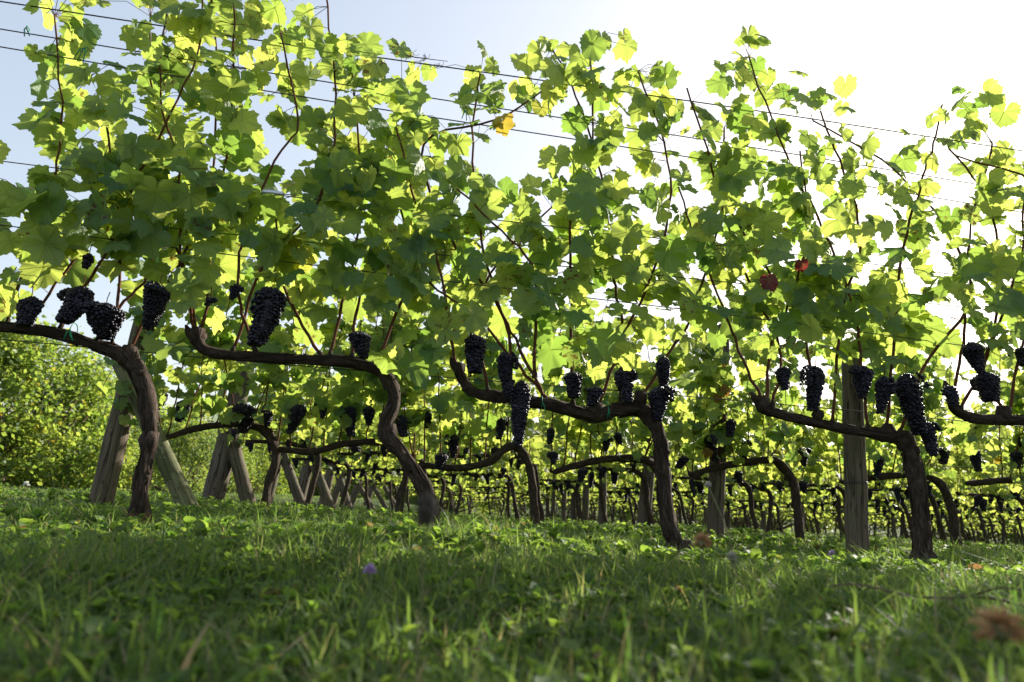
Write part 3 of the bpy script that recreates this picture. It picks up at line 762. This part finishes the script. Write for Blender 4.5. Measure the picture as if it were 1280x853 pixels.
# end assemblies on the left
E = [
 dict(row=1, a=(124, 632), b=(205, 300), r=13, m=M_WOOD, s=((246, 652), (150, 452)), sr=11, sm=M_WOOD_GR),
 dict(row=2, a=(262, 640), b=(322, 392), r=12.5, m=M_WOOD_DK, s=((316, 648), (284, 530)), sr=8.5, sm=M_WOOD),
 dict(row=3, a=(330, 640), b=(372, 470), r=6.5, m=M_WOOD, s=((384, 642), (350, 560)), sr=6, sm=M_WOOD_DK),
 dict(row=4, a=(371, 636), b=(404, 500), r=6.5, m=M_WOOD_DK, s=((418, 640), (390, 575)), sr=6, sm=M_WOOD),
 dict(row=5, a=(402, 636), b=(428, 520), r=5.5, m=M_WOOD, s=((440, 636), (420, 585)), sr=4.5, sm=M_WOOD_DK),
]
for e in E:
    row = e['row']; A = onrow(*e['a'], row); B = onrow(*e['b'], row, .05); k = A.y / F_PX
    A.z = -.1 + float(slope(A.x, A.y))
    post('end_post', A, B, e['r'] * k, e['m'], ['', 'thick grey end post leaning right behind the arching front trunk', 'thick dark end post leaning right, second from the left', 'slim pale end post, third from the left', 'end post leaning right, fourth from the left', 'end post leaning right, fifth from the left'][row], 'post', 'leaning end posts of the rows', .50, 40 + row)
    A = onrow(*e['s'][0], row, -.02); B = onrow(*e['s'][1], row, -.04); A.z = -.08 + float(slope(A.x, A.y))
    post('brace_strut', A, B, e['sr'] * k, e['sm'], ['', 'green-stained wooden strut propping the leftmost end post', 'pale strut propping the thick dark end post', 'strut propping the third end post from the left', 'strut propping the fourth end post from the left', 'strut propping the fifth end post from the left'][row], 'strut', 'struts bracing the end posts', None, 60 + row)
for row in range(6, 9):
    q = row_pt(row, END_X(row) - .5, -.1)
    post('end_post', q, (q.x + .42, q.y + .06, q.z + 1.8), .08, M_WOOD, f'distant leaning end post of the {ORD[row]} row', 'post', 'leaning end posts of the rows', None, 80 + row)
    post('brace_strut', (q.x + .95, q.y + .14, q.z), (q.x + .22, q.y + .03, q.z + 1.03), .055, M_WOOD_DK, f'distant strut bracing the end post of the {ORD[row]} row', 'strut', 'struts bracing the end posts', None, 90 + row)
# the horizontal rail between the first two end posts
gA = onrow(205, 434, 1, .02); gB = onrow(262, 437, 1, .02)

# ------------------------------------------------------------------ wires
def wire(A, B, r, label, group, sag=.012):
    A = Vector(A); B = Vector(B); n = 26; rows = []
    for i in range(n + 1):
        t = i / n; p = A.lerp(B, t) - A; s = math.sin(t * math.pi * round((B - A).length / 4.5)) ** 2
        rows.append([p.x, p.y, p.z - sag * s, r])
    g = Geo(); tube(g, rows, 6); o = link('trellis_wire', g.mesh('trellis_wire', [M_WIRE])); o.location = A
    tag(o, label, 'wire', group)
WN = [(2.42, 2.42, -.0, .0037, 'topmost trellis wire of the front row crossing open sky'), (2.31, 2.19, .06, .0034, 'second-highest trellis wire of the front row'),
      (2.18, 2.02, -.0, .0034, 'third-highest trellis wire of the front row'), (1.585, 1.56, -.05, .0026, 'trellis wire holding the silver tensioner'),
      (1.37, 1.40, .0, .0026, 'trellis wire just below the silver tensioner'), (1.29, 1.15, -.05, .0026, 'trellis wire through the thickest leaves of the front row'),
      (.79, .765, .03, .0024, 'lowest pale wire of the front row carrying the arms')]
for z0_, z1_, off, r, lab in WN:
    e = (z1_ - z0_) / 5.4
    wire(row_pt(0, -3.6, z0_ - 1.1 * e, off), row_pt(0, 6, z0_ + 8.5 * e, off), r, lab, 'front row wires')
for row in range(1, 5):
    for z, nm in ((.72, 'lowest'), (1.2, 'middle'), (1.95, 'highest')):
        wire(row_pt(row, END_X(row) + .3, z, .03), row_pt(row, ROW_Z[row] * .95, z, .03), .0019, f'{nm} trellis wire of the {ORD[row]} row', 'wires of the rows behind')

# anchor wire, tensioner, ties
def tensioner():
    p = onrow(340, 249, 0, -.05); p.z = 1.575
    g = Geo(); tube(g, [[-.055, 0, 0, .004], [-.045, 0, 0, .012], [-.03, 0, 0, .015], [.01, 0, 0, .016], [.02, 0, 0, .012], [.045, 0, 0, .011], [.055, 0, 0, .004]], 14)
    t = thing('wire_tensioner', 'silver wire tensioner on a wire against the sky', 'tensioner', p, ROTZ)
    link('body', g.mesh('body', [M_STEEL]), t)
    g2 = Geo(); tube(g2, [[-.12, 0, .002, .0025], [-.055, 0, 0, .0025]], 6); tube(g2, [[.05, 0, 0, .0025], [.12, 0, .002, .0025]], 6)
    link('wire_ends', g2.mesh('wire_ends', [M_WIRE]), t)
tensioner()
TIES = [(35, 36, 'leftmost green tie on the second-highest wire'), (108, 62, 'looped green tie with long tails at the top left'), (212, 282, 'green tie on the wire above the leaning end post'),
        (588, 114, 'green tie on a high wire in the gap of sky'), (581, 140, 'small green tie just under another by the sky gap'), (676, 504, 'green tie around the arm beside the longest bunch'),
        (758, 511, 'green tie around the arm beneath the middle bunches'), (750, 338, 'green tie on a wire among middle leaves'), (835, 351, 'blue-green tie on a wire right of the middle'),
        (92, 414, 'green tie around the leftmost arm beside the bunches'), (1125, 312, 'green tie among the leaves at right'), (524, 478, 'faint green tie on the lowest wire')]
for k, (x, y, lab) in enumerate(TIES):
    g = Geo(); rg = np.random.default_rng(k); arm = y > 400
    rr_ = .034 if arm and k != 11 else .012
    tube(g, [[0, rr_ * math.cos(a), rr_ * math.sin(a), .0022] for a in np.linspace(0, 6.283, 14)], 6, cap=False)
    for q in range(3 if k == 1 else 2):
        dx = rg.uniform(-.03, .03)
        tube(g, [[0, -rr_, 0, .0026], [dx * .5, -rr_ - .01, -.02, .003], [dx, -rr_, -.05 - (.03 if k == 1 else 0), .0024]], 5)
    o = tag(link('vine_tie', g.mesh('vine_tie', [M_TIE])), lab, 'tie', 'green plastic ties'); o.location = onrow(x, y, 0, -.02); o.rotation_euler = (0, rg.uniform(-.3, .3), ROTZ)

g = Geo(); rgt = np.random.default_rng(4)
for (x, y, n) in ((528, 76, 5), (545, 84, 4), (512, 70, 3)):
    p = np.array(onrow(x, y, 0, -.02))
    for q in range(n):
        ph = rgt.uniform(0, 6); R0 = rgt.uniform(.004, .012); k = rgt.uniform(.5, 1.6)
        dr = rgt.normal(0, 1, 3); dr /= np.linalg.norm(dr)
        tube(g, [[*(p + dr * t * .045 + R0 * np.array([math.cos(ph + 7 * k * t), .6 * math.sin(ph + 5 * t), math.sin(ph + 7 * k * t)])), .0012] for t in np.linspace(0, 1, 14)], 4)
tube(g, [[*onrow(488, 66, 0, -.02), .0022], [*onrow(520, 72, 0, -.02), .0030], [*onrow(560, 77, 0, -.02), .0018]], 5, .3)
tag(link('dry_tendril', g.mesh('dry_tendril', [M_TWIG])), 'curled dry tendrils clinging to the topmost wire in the open sky', 'tendril')

# ------------------------------------------------------------------ hedge and far trees
def shrub_proto(seed, n=9000, autumn=.2):
    rg = np.random.default_rng(seed); g = Geo()
    # clumps of leaves round many branch ends inside a rounded bush of unit height
    nc = 150; th = rg.uniform(0, 6.283, nc); zz = rg.random(nc) ** .8; rad = (.52 * np.sqrt(np.clip(1 - (zz - .25) ** 2 / .62, .04, 1))) * rg.uniform(.55, 1.08, nc) ** .6
    Cc = np.stack([rad * np.cos(th), rad * np.sin(th), .03 + zz * .88 + rg.normal(0, .03, nc)], 1)
    ci = rg.integers(0, nc, n); P = Cc[ci] + rg.normal(0, 1, (n, 3)) * rg.uniform(.03, .085, nc)[ci][:, None]
    P[:, 2] = np.maximum(P[:, 2], .01)
    V = np.array([[0, 0, 0], [.45, .5, .05], [0, 1.1, -.1], [-.45, .5, .05]]); F = np.array([[0, 1, 2], [0, 2, 3]])
    fr = frame(rg.normal(0, .6, (n, 3)) + np.array([.2, -.3, .6]), rg.normal(0, 1, (n, 3)) + np.array([0, 0, -.3]))
    t = tints(n, rg, autumn, .04); t[:, 0] = np.clip(rg.random(nc)[ci] * .8 + rg.normal(0, .15, n), 0, 1)
    place(g, [(V, F)], P, fr, rg.uniform(.018, .034, n), t, 0, rg)
    gb = Geo()
    for i in range(26):
        e = Cc[rg.integers(nc)]; m_ = e * .5 + rg.normal(0, .03, 3); m_[2] = e[2] * .45
        tube(gb, smooth_path([[rg.normal(0, .02), rg.normal(0, .02), -.02, .012], [*m_, .008], [*e, .003]], 3), 5, .1, i)
    return g.mesh('crown', [M_HEDGE], smooth=False), gb.mesh('branches', [M_TWIG])
SH = [shrub_proto(1, 13000, .05), shrub_proto(2, 13000, .04), shrub_proto(3, 11000, .05)]
HEDGE = [(-230, 12.0, 3.4, 0, 'tall leafy hedge bush past the left frame edge'), (-80, 12.6, 3.1, 1, 'hedge bush cut by the left frame edge, behind the others'), (15, 13.5, 3.15, 0, 'tall yellow-green hedge bush at the left edge under the arm'),
         (88, 15.5, 2.6, 1, 'darker hedge bush just left of the leftmost end post'), (148, 18, 2.5, 0, 'hedge bush seen behind the leftmost end post'),
         (205, 19, 2.3, 2, 'green hedge bush between the two thick end posts'), (228, 14.2, 1.5, 2, 'low dark bush right of the green-stained strut'), (262, 23, 2.5, 1, 'hedge bush behind the second end post'), (318, 28, 2.7, 0, 'hedge bush seen between struts'),
         (375, 34, 3, 1, 'far hedge bush behind the fourth end post'), (430, 40, 3.2, 2, 'far hedge bush left of the s-curved trunk'), (490, 46, 3.4, 0, 'far hedge bush right behind the s-curved trunk')]
for i, (x, d, h, v, lab) in enumerate(HEDGE):
    p = at(x, 600, d); o = thing('hedge_bush', lab, 'bush', (p.x, p.y, float(slope(p.x, p.y)) - .05), rr.uniform(0, 6), 'hedge bushes beyond the row ends'); o.scale = (h * rr.uniform(.95, 1.15), h, h)
    link('crown', SH[v][0], o); link('branches', SH[v][1], o)
for i in range(26):
    x = -22 + i * 3.9 + rr.uniform(-1, 1); h = rr.uniform(3.2, 4.4)
    o = thing('tree', 'distant dark green tree beyond the last row', 'tree', (x, 39 + rr.uniform(-1, 2) + x * .147, -.95), rr.uniform(0, 6), 'far trees beyond the vineyard'); o.scale = (h * 1.4, h * 1.2, h)
    link('crown', SH[2 - i % 2][0], o); link('branches', SH[i % 3][1], o)

# ------------------------------------------------------------------ grass
def in_view(n, d0, d1, rg, p=1.6):
    d = (rg.random(n) * (d1 ** p - d0 ** p) + d0 ** p) ** (1 / p); x = rg.uniform(-1, 1, n) * (.86 * d + .5)
    return x, d
def hnoise(x, y, s, seed):
    r_ = np.random.default_rng(seed); o = 0
    for k in range(5):
        a = r_.uniform(0, 6.28); f = s * r_.uniform(.6, 1.8); o = o + np.sin((x * math.cos(a) + y * math.sin(a)) * f + r_.uniform(0, 6))
    return o / 5
def blades(g, n, d0, d1, h0, h1, wd, seg, rg, p=1.6, dry=.14):
    x, y = in_view(n, d0, d1, rg, p)
    x += .035 * np.sin(x * 37 + 5 * np.sin(y * 23)); y += .035 * np.sin(y * 31 + 4 * np.sin(x * 29))
    tall = 1 + .45 * hnoise(x, y, 2.2, 3) + .3 * hnoise(x, y, 7, 4)
    # taller unmown tufts along the foot of the front row, where the mower does not reach
    prow = y * math.cos(ROW_A) - x * math.sin(ROW_A) - ROW_Z[0] * math.cos(ROW_A)
    tall += .65 * np.exp(-(prow / .20) ** 2)
    h = rg.uniform(h0, h1, n) * np.clip(tall, .35, 2.2) * np.where(rg.random(n) < .04, 1.6, 1)
    h = np.where(y < 1.2, np.minimum(h, .045 + .10 * y), h)
    a = rg.uniform(0, 6.283, n); lean = rg.uniform(.1, 1.3, n) * h; w = wd * rg.uniform(.6, 1.5, n)
    dx, dy = np.cos(a), np.sin(a); b = a + 1.57 + rg.normal(0, .5, n); sx, sy = np.cos(b), np.sin(b)
    z0 = gz(x, y) - .004; L = []
    for i in range(seg + 1):
        t = i / seg; ww = w * (1 - t) ** .6 * (1 if i < seg else 0); off = lean * t ** 1.8; z = z0 + h * (t - .25 * t * t * np.minimum(1, lean / h))
        cx_, cy_ = x + dx * off, y + dy * off
        if i < seg: L += [np.stack([cx_ - sx * ww, cy_ - sy * ww, z], 1), np.stack([cx_ + sx * ww, cy_ + sy * ww, z], 1)]
        else: L += [np.stack([cx_, cy_, z], 1)]
    V = np.stack(L, 1); nv = V.shape[1]; F = []
    for i in range(seg - 1): F += [[2 * i, 2 * i + 1, 2 * i + 3], [2 * i, 2 * i + 3, 2 * i + 2]]
    F.append([2 * seg - 2, 2 * seg - 1, 2 * seg]); F = np.array(F)
    Fw = (F[None] + (np.arange(n) * nv)[:, None, None]).reshape(-1, 3)
    t = tints(n, rg, dry, 0); t[:, 0] = np.clip(t[:, 0] + .25 * hnoise(x, y, 1.5, 9), 0, 1)
    g.add(V.reshape(-1, 3), Fw, np.zeros((n * nv, 2)), np.repeat(t, nv, 0))
def build_grass():
    rg = np.random.default_rng(77); g = Geo()
    blades(g, 350, .42, 1.1, .09, .14, .0042, 5, rg)
    blades(g, 34000, .42, 2.0, .05, .115, .0021, 4, rg)
    blades(g, 60000, 2.0, 4.6, .035, .08, .0025, 3, rg)
    blades(g, 60000, 4.6, 10, .025, .055, .0036, 2, rg)
    blades(g, 45000, 10, 22, .03, .055, .008, 1, rg)
    blades(g, 25000, 22, 52, .04, .06, .02, 1, rg)
    o = tag(link('grass', g.mesh('grass', [M_GRASS])), 'short green mown grass growing under and between the vines', 'grass', kind='stuff')
    # broad-leaved ground plants: dandelion, clover, plantain
    g = Geo()
    def small(kind):
        N = 10 if kind else 8; t = np.linspace(0, 1, N // 2 + 1); V = []; wv = .5 * np.sin(np.pi * t ** (.75 if kind else .9)) * (.34 if kind == 2 else .62 if kind == 1 else .8)
        for i, tt in enumerate(t):
            z = .25 * math.sin(tt * 2.2) - .3 * tt * tt
            V += [[-wv[i], tt, z + wv[i] * .25], [0, tt, z], [wv[i], tt, z + wv[i] * .25]]
        F = []
        for i in range(len(t) - 1):
            b = 3 * i
            for c in (0, 1): F += [[b + c, b + c + 1, b + c + 4], [b + c, b + c + 4, b + c + 3]]
        return np.array(V), np.array(F)
    temps = [small(0), small(1), small(2)]
    for n, d0, d1, s0, s1 in ((11000, .5, 2.1, .016, .036), (14000, 2.0, 4.8, .022, .055), (8000, 4.8, 10, .03, .06)):
        x, y = in_view(n // 4, d0, d1, rg)
        keep = hnoise(x, y, 2.5, 21) > -.35; x, y = x[keep], y[keep]
        # rosettes of 5..6 leaves
        k = 6; X = np.repeat(x, k); Y = np.repeat(y, k); m_ = len(X); a = np.tile(np.arange(k) * 1.05, len(x)) + np.repeat(rg.uniform(0, 6, len(x)), k) + rg.normal(0, .25, m_)
        el = rg.uniform(.1, 1.1, m_); s = np.repeat(rg.uniform(s0, s1, len(x)), k) * rg.uniform(.7, 1.2, m_)
        tdir = np.stack([np.cos(a) * np.cos(el), np.sin(a) * np.cos(el), np.sin(el)], 1); nn = np.stack([-np.cos(a) * np.sin(el), -np.sin(a) * np.sin(el), np.cos(el)], 1) + rg.normal(0, .2, (m_, 3))
        lift = np.repeat(rg.uniform(.01, .05, len(x)), k)
        P = np.stack([X, Y, gz(X, Y) + lift], 1)
        place(g, temps, P, frame(nn, tdir), s, tints(m_, rg, .03, .08), 0, rg)
    tag(link('ground_cover', g.mesh('ground_cover', [M_WEED])), 'clover and dandelion leaves spread through the grass', 'ground cover', kind='stuff')
build_grass()

def tuft(x, y, n, h, w, label, d=None, seed=0, spread=.06):
    """a taller clump of broad blades"""
    rg = np.random.default_rng(seed); p = onrow(x, y, 0) if d is None else at(x, y, d); g = Geo()
    for i in range(n):
        a = rg.uniform(0, 6.28); hh = h * rg.uniform(.5, 1.1); le = hh * rg.uniform(.2, .9); bx, by = rg.normal(0, spread * .6, 2); ww = w * rg.uniform(.6, 1.2)
        sx, sy = -math.sin(a), math.cos(a); V = []
        for k in range(6):
            t = k / 5; wk = ww * math.sin(min(1, t * 1.4 + .35) * math.pi * .5) * (1 - t) ** .55
            c = (bx + math.cos(a) * le * t ** 1.7, by + math.sin(a) * le * t ** 1.7, hh * (t - .3 * t * t))
            V += [[c[0] - sx * wk, c[1] - sy * wk, c[2]], [c[0], c[1], c[2] - wk * .5], [c[0] + sx * wk, c[1] + sy * wk, c[2]]]
        F = []
        for k in range(5):
            for c in (0, 1): b = 3 * k + c; F += [[b, b + 1, b + 4], [b, b + 4, b + 3]]
        g.add(V, F, None, [rg.uniform(.3, .9), 0, 0, 1])
    o = tag(link('grass_tuft', g.mesh('grass_tuft', [M_GRASS])), label, 'grass tuft', 'taller tufts in the lawn'); o.location = (p.x, p.y, float(gz(p.x, p.y)) - .005)
tuft(128, 640, 34, .17, .006, 'broad-bladed tuft at the foot of the leftmost end post', None, 1, .09)
tuft(70, 650, 20, .13, .005, 'small grass tuft left of the leftmost end post', None, 5, .08)
tuft(1108, 700, 30, .17, .006, 'tall bright tuft just left of the rough upright trunk', None, 2, .07)
tuft(1180, 705, 18, .16, .006, 'tall bright tuft just right of the rough upright trunk', None, 3, .06)
tuft(1090, 690, 26, .2, .005, 'pale tuft behind the foot of the pale round post', 4.6, 4, .1)
tuft(310, 660, 16, .13, .005, 'grass tuft between the green-stained strut and the s-curved trunk', None, 6, .06)
tuft(1000, 760, 14, .11, .005, 'grass tuft in the shaded lawn at right', 1.6, 7, .05)
tuft(182, 655, 22, .14, .005, 'ragged tuft around the reddish foot of the leftmost front trunk', None, 11, .08)
tuft(262, 660, 20, .13, .005, 'ragged tuft at the foot of the green-stained strut', None, 12, .08)
tuft(548, 685, 18, .11, .004, 'ragged tuft around the foot of the s-curved trunk', None, 13, .07)
tuft(838, 700, 22, .12, .004, 'ragged tuft around the foot of the ridged trunk bending left', None, 14, .08)
tuft(25, 640, 24, .13, .005, 'ragged tuft at the left frame edge on the sunlit lawn', None, 15, .1)
tuft(590, 720, 14, .10, .004, 'grass tuft in the shaded lawn right of the purple clover', 1.9, 8, .05)

# ------------------------------------------------------------------ flowers and seed heads close to the lens
def stem_plant(name, x, y, dist, label, cat, head, foot=None, sr=.0012, leaves=3, seed=0):
    p = at(x, y, dist); f = Vector((p.x + .01, p.y + .01, 0)) if foot is None else at(*foot, dist); f.z = float(gz(f.x, f.y)) - .005
    t = thing(name, label, cat, f); top = p - f; g = Geo()
    mid = Vector((top.x * .35, top.y * .4, top.z * .55))
    tube(g, smooth_path([[0, 0, 0, sr * 1.3], [*mid, sr * 1.1], [*top, sr]], 5), 6); link('stem', g.mesh('stem', [M_STEM]), t)
    rg = np.random.default_rng(seed)
    if head[0] == 'petals':      # ragged head of many narrow florets
        g = Geo(); n, L, m1 = head[1], head[2], head[3]
        for i in range(n):
            a = rg.uniform(0, 6.283); e = rg.uniform(-.5, 1.45); d = np.array([math.cos(a) * math.cos(e), math.sin(a) * math.cos(e), math.sin(e)]); q = L * rg.uniform(.75, 1.1)
            c = np.array(top); tube(g, [[*(c + d * L * .1), L * .05], [*(c + d * q * .6), L * .085], [*(c + d * q + np.array([0, 0, -.1 * q])), L * .02]], 4)
        link('flower_head', g.mesh('flower_head', [m1]), t)
        g = Geo(); tube(g, [[*(top + Vector((0, 0, -L * .5))), L * .12], [*(top + Vector((0, 0, -L * .25))), L * .42], [*(top + Vector((0, 0, L * .15))), L * .4]], 10, .1, seed); link('calyx', g.mesh('calyx', [M_STEM]), t)
    else:                        # dense spike of small seeds
        g = Geo(); n, L, rad, m1 = head[1], head[2], head[3], head[4]; V, F = ICO1
        for i in range(n):
            u_ = rg.random(); a = rg.uniform(0, 6.283); rr_ = rad * math.sin(math.pi * min(.97, u_ * .9 + .08)) ** .5
            c = np.array(top) + np.array([rr_ * math.cos(a), rr_ * math.sin(a), (u_ - .5) * L]); g.add(V * rad * .30 + c, F)
        tube(g, [[*(top + Vector((0, 0, -L / 2))), rad * .4], [*top, rad * .9], [*(top + Vector((0, 0, L / 2))), rad * .3]], 8)
        link('seed_head', g.mesh('seed_head', [m1]), t)
    if leaves:
        g = Geo(); Vt, Ft = T_LO[0]; k = leaves; a = rg.uniform(0, 6.28, k)
        td = np.stack([np.cos(a), np.sin(a), np.full(k, .5)], 1)
        V = np.array([[0, 0, 0], [.16, .4, .06], [.12, .8, .0], [0, 1.1, -.1], [-.12, .8, 0], [-.16, .4, .06]]); F = np.array([[0, 1, 2], [0, 2, 3], [0, 3, 4], [0, 4, 5]])
        place(g, [(V, F)], np.array([[0, 0, .01]] * k) + rg.normal(0, .004, (k, 3)), frame(np.array([[0, 0, 1.]] * k) + rg.normal(0, .3, (k, 3)), td), rg.uniform(.04, .07, k), tints(k, rg, 0, 0), 0, rg)
        link('leaves', g.mesh('leaves', [M_WEED]), t)
stem_plant('dry_flower', 877, 678, 1.25, 'orange-brown withered flower head on a short stem, right of the ridged trunk', 'flower', ('petals', 60, .021, M_DRY), None, .0016, 4, 1)
stem_plant('dry_flower', 915, 698, 1.2, 'small grey-brown bud beside the orange-brown withered flower', 'flower', ('petals', 40, .014, M_SEEDPALE), None, .0016, 3, 2)
stem_plant('dry_flower', 1250, 786, .62, 'large blurred orange-brown flower head at the lower right edge', 'flower', ('petals', 75, .023, M_DRY), None, .0014, 4, 3)
stem_plant('seed_stalk', 885, 606, 1.7, 'tall thin pale stalk with tiny round seed head, before the brown post', 'seed stalk', ('spike', 40, .014, .007, M_SEEDPALE), (928, 770), .0016, 2, 4)
stem_plant('seed_stalk', 533, 636, .62, 'dark blurred seed head in front of the s-curved trunk', 'seed stalk', ('spike', 90, .026, .0075, M_SEEDDK), (528, 760), .0008, 0, 5)
stem_plant('clover_flower', 462, 713, 1.15, 'pale purple clover flower in the shaded grass', 'flower', ('petals', 70, .012, M_PURPLE), None, .0012, 4, 6)
stem_plant('clover_flower', 1040, 692, 2.3, 'tiny pink clover flower left of the pale post\'s foot', 'flower', ('petals', 50, .012, M_PURPLE), None, .0012, 3, 7)
stem_plant('white_flower', 33, 606, 9.0, 'small white flower on the sunlit grass before the hedge', 'flower', ('petals', 40, .05, M_WHITE), None, .003, 3, 8)

g = Geo(); A = at(1040, 733, 1.35); B = at(1300, 756, 1.25)
rows = [[A.x + (B.x - A.x) * t, A.y + (B.y - A.y) * t + .02 * math.sin(7 * t), A.z + (B.z - A.z) * t + .006 * math.sin(11 * t), .0028 - .0012 * (1 - t)] for t in np.linspace(0, 1, 12)]
tube(g, rows, 6, .15, 2); tube(g, [rows[7], [rows[8][0], rows[8][1] - .03, rows[8][2] + .02, .0016], [rows[9][0], rows[9][1] - .06, rows[9][2] + .025, .001]], 5)
tag(link('dry_twig', g.mesh('dry_twig', [M_TWIG])), 'thin dry pruned cane lying on the grass at lower right', 'twig')
